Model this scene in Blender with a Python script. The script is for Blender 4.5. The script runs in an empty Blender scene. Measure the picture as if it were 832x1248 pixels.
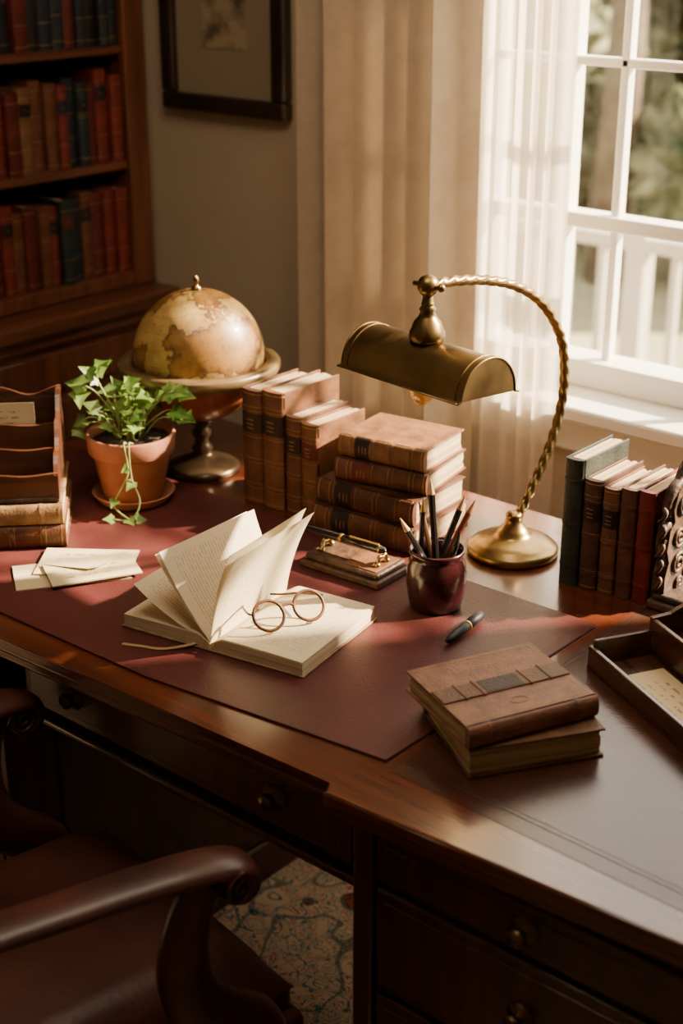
import bpy, bmesh, math, random
from mathutils import Vector, Matrix, noise as mnoise
random.seed(7)
D=bpy.data; COL=bpy.context.collection
# ------------------------------------------------------------------ materials
def newmat(name):
    m=D.materials.new(name); m.use_nodes=True; nt=m.node_tree
    return m,nt,nt.nodes["Principled BSDF"]
def rgba(c): return (c[0],c[1],c[2],1)
def MAT(name,c1,c2=None,rough=.5,metal=0,ns=8,stretch=(1,1,1),bump=0,bs=150,coat=0,detail=6,lo=.35,hi=.65,rvar=0,trans=0,bstretch=None,spec=None):
    m,nt,p=newmat(name); N=nt.nodes; L=nt.links
    p.inputs["Roughness"].default_value=rough; p.inputs["Metallic"].default_value=metal
    p.inputs["Coat Weight"].default_value=coat; p.inputs["Coat Roughness"].default_value=.15
    if spec is not None: p.inputs["Specular IOR Level"].default_value=spec
    tc=N.new("ShaderNodeTexCoord"); mp=N.new("ShaderNodeMapping"); mp.inputs["Scale"].default_value=stretch
    L.new(tc.outputs["Object"],mp.inputs["Vector"])
    no=N.new("ShaderNodeTexNoise"); no.inputs["Scale"].default_value=ns; no.inputs["Detail"].default_value=detail
    L.new(mp.outputs[0],no.inputs["Vector"])
    r=N.new("ShaderNodeValToRGB"); r.color_ramp.elements[0].position=lo; r.color_ramp.elements[1].position=hi
    r.color_ramp.elements[0].color=rgba(c1); r.color_ramp.elements[1].color=rgba(c2 or c1)
    L.new(no.outputs["Fac"],r.inputs[0]); L.new(r.outputs[0],p.inputs["Base Color"])
    if rvar:
        mr=N.new("ShaderNodeMapRange"); mr.inputs["To Min"].default_value=rough-rvar; mr.inputs["To Max"].default_value=rough+rvar
        L.new(no.outputs["Fac"],mr.inputs["Value"]); L.new(mr.outputs[0],p.inputs["Roughness"])
    if bump:
        n2=N.new("ShaderNodeTexNoise"); n2.inputs["Scale"].default_value=bs; n2.inputs["Detail"].default_value=4
        m2=N.new("ShaderNodeMapping"); m2.inputs["Scale"].default_value=bstretch or (1,1,1)
        L.new(tc.outputs["Object"],m2.inputs["Vector"]); L.new(m2.outputs[0],n2.inputs["Vector"])
        b=N.new("ShaderNodeBump"); b.inputs["Strength"].default_value=bump; b.inputs["Distance"].default_value=.002
        L.new(n2.outputs["Fac"],b.inputs["Height"]); L.new(b.outputs[0],p.inputs["Normal"])
    if trans:
        tr=N.new("ShaderNodeBsdfTranslucent"); L.new(r.outputs[0],tr.inputs["Color"])
        mx=N.new("ShaderNodeMixShader"); mx.inputs[0].default_value=trans
        out=N["Material Output"]; L.new(p.outputs[0],mx.inputs[1]); L.new(tr.outputs[0],mx.inputs[2]); L.new(mx.outputs[0],out.inputs[0])
    return m
def leather(name,c,f=.55,rough=.5,**k):
    return MAT(name,[x*f for x in c],c,rough=rough,ns=38,bump=.5,bs=260,lo=.32,hi=.64,rvar=.10,detail=9,spec=.3,**k)
def wood(name,c1,c2,axis=0,rough=.28,coat=.5,ns=9,rvar=.04):
    s=[14,14,14]; s[axis]=1.1
    return MAT(name,c1,c2,rough=rough,ns=ns/3,stretch=s,detail=10,coat=coat,bump=.03,bs=60,bstretch=s,rvar=rvar)
def textmat(name,paper,ink,rows,fu,thr=.45,inkop=.7,marg=.1,trans=0):
    m,nt,p=newmat(name);N=nt.nodes;L=nt.links
    uv=N.new("ShaderNodeUVMap");sp=N.new("ShaderNodeSeparateXYZ");L.new(uv.outputs[0],sp.inputs[0])
    def mt(op,a,b=None):
        n=N.new("ShaderNodeMath");n.operation=op
        for i,x in enumerate((a,b)):
            if x is None: continue
            if isinstance(x,(int,float)): n.inputs[i].default_value=x
            else: L.new(x,n.inputs[i])
        return n.outputs[0]
    u,v=sp.outputs[0],sp.outputs[1]
    vr=mt('MULTIPLY',v,rows); fr=mt('FRACT',vr); fl=mt('FLOOR',vr)
    a=mt('MULTIPLY',mt('GREATER_THAN',fr,.35),mt('LESS_THAN',fr,.72))
    cb=N.new("ShaderNodeCombineXYZ"); L.new(mt('MULTIPLY',u,fu),cb.inputs[0]); L.new(mt('MULTIPLY',fl,7.31),cb.inputs[1]); L.new(mt('MULTIPLY',fr,1.2),cb.inputs[2])
    no=N.new("ShaderNodeTexNoise");no.inputs["Scale"].default_value=1;no.inputs["Detail"].default_value=2;L.new(cb.outputs[0],no.inputs["Vector"])
    w=mt('GREATER_THAN',no.outputs["Fac"],thr)
    mg=mt('MULTIPLY',mt('MULTIPLY',mt('GREATER_THAN',u,marg),mt('LESS_THAN',u,1-marg)),mt('MULTIPLY',mt('GREATER_THAN',v,marg),mt('LESS_THAN',v,1-marg)))
    f=mt('MULTIPLY',mt('MULTIPLY',mt('MULTIPLY',a,w),mg),inkop)
    mx=N.new("ShaderNodeMix");mx.data_type='RGBA';L.new(f,mx.inputs[0]);mx.inputs[6].default_value=rgba(paper);mx.inputs[7].default_value=rgba(ink)
    L.new(mx.outputs[2],p.inputs["Base Color"]);p.inputs["Roughness"].default_value=.8
    if trans:
        tr=N.new("ShaderNodeBsdfTranslucent");L.new(mx.outputs[2],tr.inputs[0]);ms=N.new("ShaderNodeMixShader");ms.inputs[0].default_value=trans
        L.new(p.outputs[0],ms.inputs[1]);L.new(tr.outputs[0],ms.inputs[2]);L.new(ms.outputs[0],N["Material Output"].inputs[0])
    return m
def glassmat(name,tint=(1,1,1),g=.08):
    m,nt,p=newmat(name);N=nt.nodes;L=nt.links;N.remove(p)
    t=N.new("ShaderNodeBsdfTransparent");t.inputs[0].default_value=rgba(tint)
    gl=N.new("ShaderNodeBsdfGlossy");gl.inputs["Roughness"].default_value=.03
    mx=N.new("ShaderNodeMixShader");mx.inputs[0].default_value=g
    L.new(t.outputs[0],mx.inputs[1]);L.new(gl.outputs[0],mx.inputs[2]);L.new(mx.outputs[0],N["Material Output"].inputs[0]);return m

WALL=MAT("wall_paint",(.43,.35,.255),(.47,.385,.28),rough=.85,ns=3,bump=.1,bs=90)
CEILM=MAT("ceiling_paint",(.7,.62,.5),rough=.9)
FLOORM=wood("floor_boards",(.07,.03,.015),(.14,.065,.03),0,rough=.4)
WHITE=MAT("white_frame_paint",(.78,.76,.70),(.82,.8,.75),rough=.45,ns=5)
RAILP=MAT("greyish_white_paint",(.48,.46,.39),(.56,.53,.45),rough=.7,ns=5)  # greyer than the white of the window frame
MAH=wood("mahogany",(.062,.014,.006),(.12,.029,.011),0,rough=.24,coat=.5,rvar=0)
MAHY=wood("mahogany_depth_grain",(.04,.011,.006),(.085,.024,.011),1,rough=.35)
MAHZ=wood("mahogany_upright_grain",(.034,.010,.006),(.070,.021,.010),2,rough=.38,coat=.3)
CASE=wood("bookcase_wood",(.085,.027,.013),(.18,.059,.027),1,rough=.35,coat=.3)
CASEZ=wood("bookcase_upright_wood",(.085,.027,.013),(.18,.059,.027),2,rough=.35,coat=.3)
PAD=MAT("burgundy_desk_leather",(.054,.013,.013),(.096,.024,.022),rough=.42,ns=7,bump=.35,bs=420,rvar=.08,spec=.3)
INSET=MAT("dark_desk_leather",(.040,.014,.009),(.072,.025,.015),rough=.25,ns=5,bump=.10,bs=420,rvar=.06)
GOLD=MAT("gilt",(.45,.27,.07),(.6,.38,.12),rough=.35,metal=.8,ns=60)
GILTFAINT=MAT("worn_gilt",(.25,.135,.045),(.38,.22,.08),rough=.5,metal=.4,ns=120)
BRASS=MAT("aged_brass",(.26,.165,.06),(.42,.29,.12),rough=.3,metal=1,ns=22,bump=.1,bs=80,rvar=.08)
BRASSD=MAT("dull_brass",(.16,.105,.042),(.28,.19,.078),rough=.36,metal=1,ns=14,bump=.12,bs=70,rvar=.08)
PULL=MAT("dark_bronze_pull",(.08,.05,.024),(.17,.11,.05),rough=.4,metal=1,ns=30)
PAGEX=MAT("page_edges_upright",(.34,.23,.115),(.56,.42,.25),rough=.85,ns=3,stretch=(160,1,1),bump=.5,bs=3,bstretch=(160,1,1))
PAGEZ=MAT("page_edges_flat",(.32,.22,.115),(.56,.42,.25),rough=.85,ns=3,stretch=(1,1,160),bump=.5,bs=3,bstretch=(1,1,160))
PAPER=MAT("cream_paper",(.58,.45,.26),(.68,.55,.34),rough=.85,ns=12)
BLOCK=MAT("open_book_page_edges",(.48,.36,.21),(.72,.60,.41),rough=.85,ns=3,stretch=(1,1,220),bump=.2,bs=3,bstretch=(1,1,200))
TEXTP=textmat("printed_page",(.74,.64,.45),(.16,.11,.06),34,46,.44,.42,.1,.22)
SCRIPT=textmat("handwritten_paper",(.64,.51,.30),(.14,.07,.03),6,22,.52,.6,.18)
TERRA=MAT("terracotta",(.27,.095,.047),(.38,.145,.078),rough=.8,ns=14,bump=.2,bs=120)
SOIL=MAT("soil",(.015,.01,.006),(.05,.03,.018),rough=1,ns=90,bump=1,bs=120)
LEAF=MAT("ivy_leaf",(.075,.16,.025),(.27,.41,.09),rough=.4,ns=30,trans=.4)
STEM=MAT("ivy_stem",(.24,.30,.09),rough=.6)
BLACK=MAT("black_lacquer",(.012,.010,.010),rough=.22,coat=.5)
NAVY=MAT("dark_pen_resin",(.006,.006,.010),rough=.5,spec=.25)
CHAIRL=MAT("oxblood_chair_leather",(.042,.014,.010),(.092,.029,.018),rough=.42,ns=6,bump=.3,bs=120,spec=.35)
CHAIRW=MAT("chair_arm_leather",(.034,.010,.007),(.075,.021,.013),rough=.4,ns=9,bump=.15,bs=90,coat=.1)
CERAM=MAT("burgundy_glaze",(.020,.004,.005),(.036,.006,.007),rough=.22,coat=.4,ns=5)
TORT=MAT("tortoiseshell",(.035,.010,.004),(.13,.045,.012),rough=.4,ns=70,spec=.3)
CARVE=MAT("carved_dark_wood",(.03,.014,.008),(.10,.048,.024),rough=.5,ns=60,bump=.8,bs=150)
GLOBEW=MAT("dark_bronze_stand",(.045,.028,.016),(.10,.062,.032),rough=.3,metal=.6,ns=20)
RINGW=MAT("globe_ring_wood",(.13,.085,.035),(.24,.16,.07),rough=.35,coat=.4,ns=16,metal=.3)
UNDERSHADE=MAT("globe_painted_shade",(.26,.065,.025),(.40,.13,.05),rough=.3,coat=.5,ns=12)  # reddish tone paints the shade on the globe's lower half
DRAPE=MAT("beige_drape_cloth",(.47,.385,.28),(.53,.44,.325),rough=.9,ns=30,trans=.16)
GLASS=glassmat("window_glass",g=.03); LENS=glassmat("lens_glass",(.95,.93,.88),.10); BULBG=glassmat("bulb_glass",(1,.78,.42),.12)  # amber bulb tint stands in for sunlight glowing in the glass
PIC=MAT("sketch_picture",(.10,.07,.04),(.34,.26,.16),rough=.7,ns=16,detail=9,lo=.42,hi=.58)
MATB=MAT("picture_mat",(.27,.21,.135),rough=.9)
FRAMEB=MAT("black_frame_wood",(.012,.008,.006),(.03,.02,.014),rough=.3,coat=.3)

def sheermat():
    m,nt,p=newmat("sheer_voile");N=nt.nodes;L=nt.links
    p.inputs["Base Color"].default_value=(.82,.76,.65,1);p.inputs["Roughness"].default_value=.9
    t=N.new("ShaderNodeBsdfTranslucent");t.inputs[0].default_value=(.92,.84,.71,1)
    tr=N.new("ShaderNodeBsdfTransparent")
    a=N.new("ShaderNodeMixShader");a.inputs[0].default_value=.62;L.new(p.outputs[0],a.inputs[1]);L.new(t.outputs[0],a.inputs[2])
    b=N.new("ShaderNodeMixShader");b.inputs[0].default_value=.33;L.new(a.outputs[0],b.inputs[1]);L.new(tr.outputs[0],b.inputs[2])
    L.new(b.outputs[0],N["Material Output"].inputs[0]);return m
SHEER=sheermat()
def globemat():
    m,nt,p=newmat("antique_map");N=nt.nodes;L=nt.links
    tc=N.new("ShaderNodeTexCoord")
    n=N.new("ShaderNodeTexNoise");n.inputs["Scale"].default_value=9;n.inputs["Detail"].default_value=9;n.inputs["Roughness"].default_value=.6;L.new(tc.outputs["Object"],n.inputs[0])
    r=N.new("ShaderNodeValToRGB");e=r.color_ramp.elements
    e[0].position=.30;e[0].color=(.50,.33,.11,1);e[1].position=.64;e[1].color=(.26,.12,.03,1)
    for p_,c in ((.488,(.45,.29,.09)),(.497,(.06,.022,.007)),(.514,(.22,.10,.024)),(.56,(.31,.17,.04))):
        x=e.new(p_);x.color=rgba(c)
    L.new(n.outputs["Fac"],r.inputs[0])
    sp=N.new("ShaderNodeSeparateXYZ");L.new(tc.outputs["Object"],sp.inputs[0])
    def mt(op,a,b=None):
        q=N.new("ShaderNodeMath");q.operation=op
        for i,v in enumerate((a,b)):
            if v is None: continue
            if isinstance(v,(int,float)): q.inputs[i].default_value=v
            else: L.new(v,q.inputs[i])
        return q.outputs[0]
    la=mt('LESS_THAN',mt('FRACT',mt('MULTIPLY',mt('ARCSINE',mt('DIVIDE',sp.outputs[2],.1131)),4)),.045)
    lo=mt('LESS_THAN',mt('FRACT',mt('MULTIPLY',mt('ARCTAN2',sp.outputs[1],sp.outputs[0]),3.1831)),.045)
    f=mt('MULTIPLY',mt('MAXIMUM',la,lo),.4)
    n3=N.new("ShaderNodeTexNoise");n3.inputs["Scale"].default_value=150;n3.inputs["Detail"].default_value=2;L.new(tc.outputs["Object"],n3.inputs[0])
    sp2=mt('MULTIPLY',mt('GREATER_THAN',n3.outputs["Fac"],.66),.6)
    f=mt('MAXIMUM',f,sp2)
    n2=N.new("ShaderNodeTexNoise");n2.inputs["Scale"].default_value=22;n2.inputs["Detail"].default_value=7;L.new(tc.outputs["Object"],n2.inputs[0])
    r2=N.new("ShaderNodeValToRGB");r2.color_ramp.elements[0].position=.3;r2.color_ramp.elements[0].color=(.45,.36,.24,1);r2.color_ramp.elements[1].position=.6;r2.color_ramp.elements[1].color=(1,1,1,1);L.new(n2.outputs["Fac"],r2.inputs[0])
    mx=N.new("ShaderNodeMix");mx.data_type='RGBA';L.new(f,mx.inputs[0]);L.new(r.outputs[0],mx.inputs[6]);mx.inputs[7].default_value=(.14,.06,.02,1)
    m2=N.new("ShaderNodeMix");m2.data_type='RGBA';m2.blend_type='MULTIPLY';m2.inputs[0].default_value=.8;L.new(mx.outputs[2],m2.inputs[6]);L.new(r2.outputs[0],m2.inputs[7])
    L.new(m2.outputs[2],p.inputs["Base Color"]);p.inputs["Roughness"].default_value=.42;p.inputs["Coat Weight"].default_value=.15;return m
GLOBEM=globemat()
def rugmat():
    m,nt,p=newmat("oriental_rug_wool");N=nt.nodes;L=nt.links
    tc=N.new("ShaderNodeTexCoord")
    v=N.new("ShaderNodeTexVoronoi");v.feature='SMOOTH_F1';v.inputs["Scale"].default_value=12;L.new(tc.outputs["Object"],v.inputs["Vector"])
    v2=N.new("ShaderNodeTexNoise");v2.inputs["Scale"].default_value=16;v2.inputs["Distortion"].default_value=2.6;L.new(tc.outputs["Object"],v2.inputs["Vector"])
    r=N.new("ShaderNodeValToRGB");r.color_ramp.interpolation='CONSTANT';e=r.color_ramp.elements
    cols=[(0,(.76,.53,.33)),(.38,(.70,.49,.31)),(.44,(.06,.16,.20)),(.475,(.76,.54,.34)),(.55,(.42,.11,.07)),(.575,(.78,.56,.36)),(.62,(.09,.21,.25)),(.66,(.72,.51,.33))]
    e[0].position=0;e[0].color=rgba(cols[0][1]);e[1].position=cols[1][0];e[1].color=rgba(cols[1][1])
    for c in cols[2:]:
        x=e.new(c[0]);x.color=rgba(c[1])
    L.new(v2.outputs["Fac"],r.inputs[0])
    r2=N.new("ShaderNodeValToRGB");r2.color_ramp.interpolation='CONSTANT';e=r2.color_ramp.elements
    e[0].color=(.5,.17,.12,1);e[1].position=.11;e[1].color=(.18,.36,.42,1);x=e.new(.16);x.color=(1,1,1,1);x=e.new(.43);x.color=(.36,.50,.53,1);x=e.new(.475);x.color=(1,1,1,1)
    L.new(v.outputs["Distance"],r2.inputs[0])
    mx=N.new("ShaderNodeMix");mx.data_type='RGBA';mx.blend_type='MULTIPLY';mx.inputs[0].default_value=1;L.new(r.outputs[0],mx.inputs[6]);L.new(r2.outputs[0],mx.inputs[7])
    L.new(mx.outputs[2],p.inputs["Base Color"]);p.inputs["Roughness"].default_value=1
    n=N.new("ShaderNodeTexNoise");n.inputs["Scale"].default_value=400;L.new(tc.outputs["Object"],n.inputs[0])
    b=N.new("ShaderNodeBump");b.inputs["Strength"].default_value=.6;b.inputs["Distance"].default_value=.004;L.new(n.outputs[0],b.inputs["Height"]);L.new(b.outputs[0],p.inputs["Normal"])
    return m
RUG=rugmat()
# ------------------------------------------------------------------ mesh builder
def I(): return Matrix.Identity(4)
def T(x,y,z): return Matrix.Translation((x,y,z))
def R(a,ax): return Matrix.Rotation(math.radians(a),4,ax)
class B:
    def __init__(s): s.bm=bmesh.new(); s.uv=s.bm.loops.layers.uv.new("UVMap")
    def _add(s,vs,fs,mi,M,smooth,uvs=None):
        M=M or I(); V=[s.bm.verts.new(M@Vector(v)) for v in vs]
        for k,f in enumerate(fs):
            try: F=s.bm.faces.new([V[i] for i in f])
            except ValueError: continue
            F.material_index=mi;F.smooth=smooth[k] if isinstance(smooth,list) else smooth
            if uvs:
                for l,i in zip(F.loops,f): l[s.uv].uv=uvs[i]
    def box(s,x0,x1,y0,y1,z0,z1,mi=0,M=None,bev=0,seg=2):
        t=bmesh.new();bmesh.ops.create_cube(t,size=1)
        for v in t.verts: v.co=Vector(((x0+x1)/2+v.co.x*(x1-x0),(y0+y1)/2+v.co.y*(y1-y0),(z0+z1)/2+v.co.z*(z1-z0)))
        if bev: bmesh.ops.bevel(t,geom=t.edges[:],offset=bev,segments=seg,profile=.5,affect='EDGES')
        t.normal_update()
        fl=[bool(bev) and max(abs(c) for c in f.normal)<.9995 for f in t.faces]
        s.merge(t,mi,M,fl)
    def merge(s,t,mi,M,smooth):
        t.verts.index_update();vs=[v.co.copy() for v in t.verts];fs=[[v.index for v in f.verts] for f in t.faces];t.free()
        s._add(vs,fs,mi,M,smooth)
    def sphere(s,c,r,mi=0,M=None,sub=3,sc=(1,1,1),disp=0,fr=5):
        t=bmesh.new();bmesh.ops.create_icosphere(t,subdivisions=sub,radius=1)
        for v in t.verts:
            k=1+(disp*mnoise.noise(v.co*fr+Vector(c)*3) if disp else 0)
            v.co=Vector(c)+Vector((v.co.x*sc[0],v.co.y*sc[1],v.co.z*sc[2]))*r*k
        s.merge(t,mi,M,True)
    def lathe(s,prof,mi=0,M=None,seg=40,smooth=True,scx=1):
        vs=[];fs=[];n=len(prof)
        for (r,z) in prof:
            for k in range(seg):
                a=2*math.pi*k/seg;vs.append((max(r,1e-5)*math.cos(a)*scx,max(r,1e-5)*math.sin(a),z))
        for i in range(n-1):
            for k in range(seg):
                k2=(k+1)%seg;fs.append((i*seg+k,i*seg+k2,(i+1)*seg+k2,(i+1)*seg+k))
        s._add(vs,fs,mi,M,smooth)
    def prism(s,poly,z0,z1,mi=0,M=None,smooth=False):
        n=len(poly);vs=[(x,y,z0) for x,y in poly]+[(x,y,z1) for x,y in poly]
        s._add(vs,[list(range(n))[::-1],list(range(n,2*n))],mi,M,False)
        s._add(vs,[(i,(i+1)%n,n+(i+1)%n,n+i) for i in range(n)],mi,M,smooth)
    def grid(s,f,nu,nv,mi=0,M=None,smooth=True):
        vs=[];uvs=[]
        for j in range(nv+1):
            for i in range(nu+1):
                vs.append(f(i/nu,j/nv));uvs.append((i/nu,j/nv))
        w=nu+1
        s._add(vs,[(j*w+i,j*w+i+1,(j+1)*w+i+1,(j+1)*w+i) for j in range(nv) for i in range(nu)],mi,M,smooth,uvs)
    def tube(s,pts,r,seg=10,mi=0,M=None,ell=1,lobes=0,twist=0,lobeamp=.2,caps=True,up=None):
        P=[Vector(p) for p in pts];n=len(P);rr=r if isinstance(r,(list,tuple)) else [r]*n
        tans=[(P[min(i+1,n-1)]-P[max(i-1,0)]).normalized() for i in range(n)]
        u=Vector(up) if up else Vector((0,0,1))
        if abs(u.dot(tans[0]))>.95: u=Vector((1,0,0))
        nrm=(u-tans[0]*u.dot(tans[0])).normalized();vs=[];fs=[];L=0
        for i in range(n):
            if i: nrm=(nrm-tans[i]*nrm.dot(tans[i])).normalized();L+=(P[i]-P[i-1]).length
            bn=tans[i].cross(nrm)
            for k in range(seg):
                a=2*math.pi*k/seg;q=rr[i]*(1+(lobeamp*math.cos(lobes*(a+twist*L)) if lobes else 0))
                vs.append(P[i]+nrm*math.cos(a)*q+bn*math.sin(a)*q*ell)
        for i in range(n-1):
            for k in range(seg):
                k2=(k+1)%seg;fs.append((i*seg+k,i*seg+k2,(i+1)*seg+k2,(i+1)*seg+k))
        if caps: fs+= [list(range(seg))[::-1],[(n-1)*seg+k for k in range(seg)]]
        s._add(vs,fs,mi,M,True)
    def obj(s,name,mats,parent=None,loc=(0,0,0),rz=0,recalc=True,**props):
        if recalc: bmesh.ops.recalc_face_normals(s.bm,faces=s.bm.faces[:])
        me=D.meshes.new(name);s.bm.to_mesh(me);s.bm.free()
        for m in (mats if isinstance(mats,(list,tuple)) else [mats]): me.materials.append(m)
        o=D.objects.new(name,me);COL.objects.link(o);o.location=loc;o.rotation_euler=(0,0,math.radians(rz))
        if parent: o.parent=parent
        for k,v in props.items(): o[k]=v
        return o
def thing(name,label,cat,loc=(0,0,0),rz=0,group=None):
    o=D.objects.new(name,None);o.empty_display_size=.05;COL.objects.link(o);o.location=loc;o.rotation_euler=(0,0,math.radians(rz))
    o["label"]=label;o["category"]=cat
    if group:o["group"]=group
    return o
def smooth_path(pts,n=8):
    P=[Vector(p) for p in pts];P=[P[0]*2-P[1]]+P+[P[-1]*2-P[-2]];out=[]
    for i in range(1,len(P)-2):
        for k in range(n):
            t=k/n;a,b,c,d=P[i-1],P[i],P[i+1],P[i+2]
            out.append(.5*((2*b)+(c-a)*t+(2*a-5*b+4*c-d)*t*t+(3*b-a-3*c+d)*t**3))
    out.append(P[-2]);return out
# ------------------------------------------------------------------ room shell
b=B()
b.box(-3,-1.66,2.25,2.42,0,2.6);b.box(-.28,1.7,2.25,2.42,0,2.6);b.box(-1.66,-.28,2.25,2.42,0,.83);b.box(-1.66,-.28,2.25,2.42,2.3,2.6)
b.obj("wall_back",WALL,kind="structure")
b=B();b.box(-3,-2.86,-1.8,2.25,0,2.6);b.obj("wall_left",WALL,kind="structure")
b=B();b.box(1.6,1.7,-1.8,2.25,0,2.6);b.obj("wall_right",WALL,kind="structure")
b=B();b.box(-3,1.7,-1.9,-1.8,0,2.6);b.obj("wall_front",WALL,kind="structure")
b=B();b.box(-3,1.7,-1.9,2.42,-.08,0);b.obj("floor",FLOORM,kind="structure")
b=B();b.box(-3,1.7,-1.9,2.42,2.6,2.68);b.obj("ceiling",CEILM,kind="structure")
b=B();b.box(-2.38,1.6,2.232,2.25,0,.12,bev=.004);b.obj("baseboard_back",WHITE,kind="structure")
# window: frame, muntins and panes
b=B()
x0,x1=-1.66,-.28
b.box(x0,x0+.045,2.30,2.38,.86,2.3,bev=.003);b.box(x1-.045,x1,2.30,2.38,.86,2.3,bev=.003)
b.box(x0,x1,2.30,2.38,2.25,2.3,bev=.003);b.box(x0,x1,2.30,2.38,.86,.910,bev=.004)
b.box(x0,x1,2.315,2.365,1.152,1.178,bev=.003)
for z in (1.442,1.72,1.99): b.box(x0,x1,2.328,2.352,z-.008,z+.008,bev=.003)
for x in (-1.345,-1.06,-.775,-.49): b.box(x-.008,x+.008,2.328,2.352,.9,2.27,bev=.003)
b.box(-1.462,-1.442,2.32,2.36,.88,2.27,bev=.003)
b._add([(x0,2.34,.9),(x1,2.34,.9),(x1,2.34,2.27),(x0,2.34,2.27)],[(0,1,2,3)],1,None,False)
b.obj("window_1",[WHITE,GLASS],kind="structure")
b=B();b.box(-1.68,-.22,2.18,2.31,.832,.86,bev=.006);b.box(-1.64,-.26,2.225,2.25,.76,.832,bev=.004)
b.obj("trim_1",WHITE,kind="structure")
b=B();b.box(-1.74,-1.66,2.225,2.25,.86,2.3,bev=.004);b.box(-.28,-.20,2.225,2.25,.86,2.3,bev=.004);b.box(-1.76,-.18,2.22,2.25,2.3,2.39,bev=.004)
b.obj("trim_2",WHITE,kind="structure")
# ------------------------------------------------------------------ outside
GR=MAT("garden_lawn",(.30,.30,.16),(.48,.44,.28),rough=1,ns=2)
PAT=MAT("pale_terrace",(.42,.38,.30),(.50,.45,.37),rough=.9,ns=4)
HED=MAT("garden_foliage",(.09,.115,.055),(.50,.50,.32),rough=.8,ns=4.5,detail=9,trans=.5,lo=.36,hi=.66)  # pale leaf tones carry the garden haze in the colour
BARK=MAT("tree_bark",(.10,.07,.05),(.2,.16,.11),rough=1,ns=6,bump=.6,bs=30)
b=B();b.box(-18,6,5.2,26,-.8,-.62);b.obj("lawn",GR,kind="stuff",label="pale sunlit garden lawn beyond the railing",category="lawn")
b=B();b.box(-8,3,2.43,5.1,-.6,-.30);b.obj("terrace",PAT,label="pale stone terrace slab outside the window",category="terrace")
rt=thing("terrace_railing","white painted wooden balcony railing outside the window","railing",(-2.6,4.7,-.30))
b=B();b.box(-3.2,3.2,-.035,.035,.84,.89,bev=.008);b.box(-3.2,3.2,-.025,.025,.08,.12,bev=.004);b.obj("rail",RAILP,rt)
b=B()
for i in range(42): b.box(-3.15+i*.15-.014,-3.15+i*.15+.014,-.014,.014,.12,.84)
for x in (-3.2,-1.6,0,1.6,3.2): b.box(x-.04,x+.04,-.04,.04,0,.93,bev=.006)
b.obj("balusters",RAILP,rt)
b=B()
for k,(x,y,r,z) in enumerate([(-4.1,9.0,.8,.0),(-5.9,9.2,1.0,.1),(-3.2,9.6,.9,.2),(-7.2,10.5,1.3,.3),(-5.0,12.5,1.6,.8),(-8.8,13,2.0,.8),(-3.6,13,1.8,.8),(-7,15.5,2.4,1.2),(-11.5,16,2.6,1.2)]):
    for q in range(7):
        a=random.random()*6.28;d=r*.6*random.random()
        b.sphere((x+math.cos(a)*d,y+math.sin(a)*d,z+random.uniform(-.2,.5)*r),r*random.uniform(.4,.65),sub=4,disp=.7,fr=5)
for x,y in ((-4.9,8.4),(-3.3,8.7)):
    b.tube([(x,y,-.6),(x+.05,y,1),(x,y+.05,2.2),(x+.1,y,3.8)],[.14,.11,.10,.07],seg=12,mi=1)
    for q in range(12): b.sphere((x+random.uniform(-1.2,1.2),y+random.uniform(-.6,1.2),random.uniform(1.5,3.6)),random.uniform(.25,.5),sub=3,disp=.8,fr=5)
b.obj("garden_foliage",[HED,BARK],kind="stuff",label="hazy sunlit garden trees and shrubs beyond the railing",category="foliage")
# ------------------------------------------------------------------ curtains
def cloth(name,x0,x1,y,n,amp,mat,label,z0=.015,z1=2.44,ph=0,hf=.35,irr=0):
    b=B()
    def f(u,v):
        z=z0+(z1-z0)*v
        uu=u+irr*math.sin(2*math.pi*u*1.3+.8)
        w=math.sin(2*math.pi*n*uu+ph+.25*math.sin(3*v+u*5))+hf*math.sin(2*math.pi*n*2.3*uu+1+1.3*v)
        xx=x0+(x1-x0)*u+.008*math.sin(2*math.pi*n*uu+1.2)
        return (xx,y+amp*w,z)
    b.grid(f,int(n*28),30);return b.obj(name,mat,recalc=False,label=label,category="curtain")
cloth("curtain",-1.885,-1.510,2.105,6.0,.040,DRAPE,"heavy beige floor-length curtain hanging in deep folds beside the window",hf=.10,irr=.025,ph=2.2)
cloth("sheer_curtain",-1.548,-1.352,2.162,5,.010,SHEER,"thin white translucent sheer curtain hanging over the window edge",ph=1,irr=.03)
b=B();b.tube([(-2.15,2.14,2.46),(.1,2.14,2.46)],.014,seg=16)
for x in (-2.15,.1): b.sphere((x,2.14,2.46),.028,sub=3)
for x in (-2.1,.05): b.tube([(x,2.25,2.46),(x,2.14,2.46)],.008)
b.obj("curtain_rod",BRASSD,label="dull brass curtain rod above the window",category="curtain rod")
# ------------------------------------------------------------------ picture
pf=thing("framed_picture","black framed faded sketch with a wide tan mat on the wall","picture",(-2.225,2.25,1.292))
b=B();w=.177;h=.55
b.box(-w,w,-.03,0,0,.036,bev=.006);b.box(-w,w,-.03,0,h-.036,h,bev=.006);b.box(-w,-w+.036,-.03,0,.036,h-.036,bev=.006);b.box(w-.036,w,-.03,0,.036,h-.036,bev=.006)
b.obj("frame",FRAMEB,pf)
b=B();b.box(-w+.03,w-.03,-.012,0,.03,h-.03);b.obj("picture_mat",MATB,pf)
b=B();b.box(-.062,.062,-.014,-.012,.13,h-.14);b.obj("print",PIC,pf)
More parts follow.
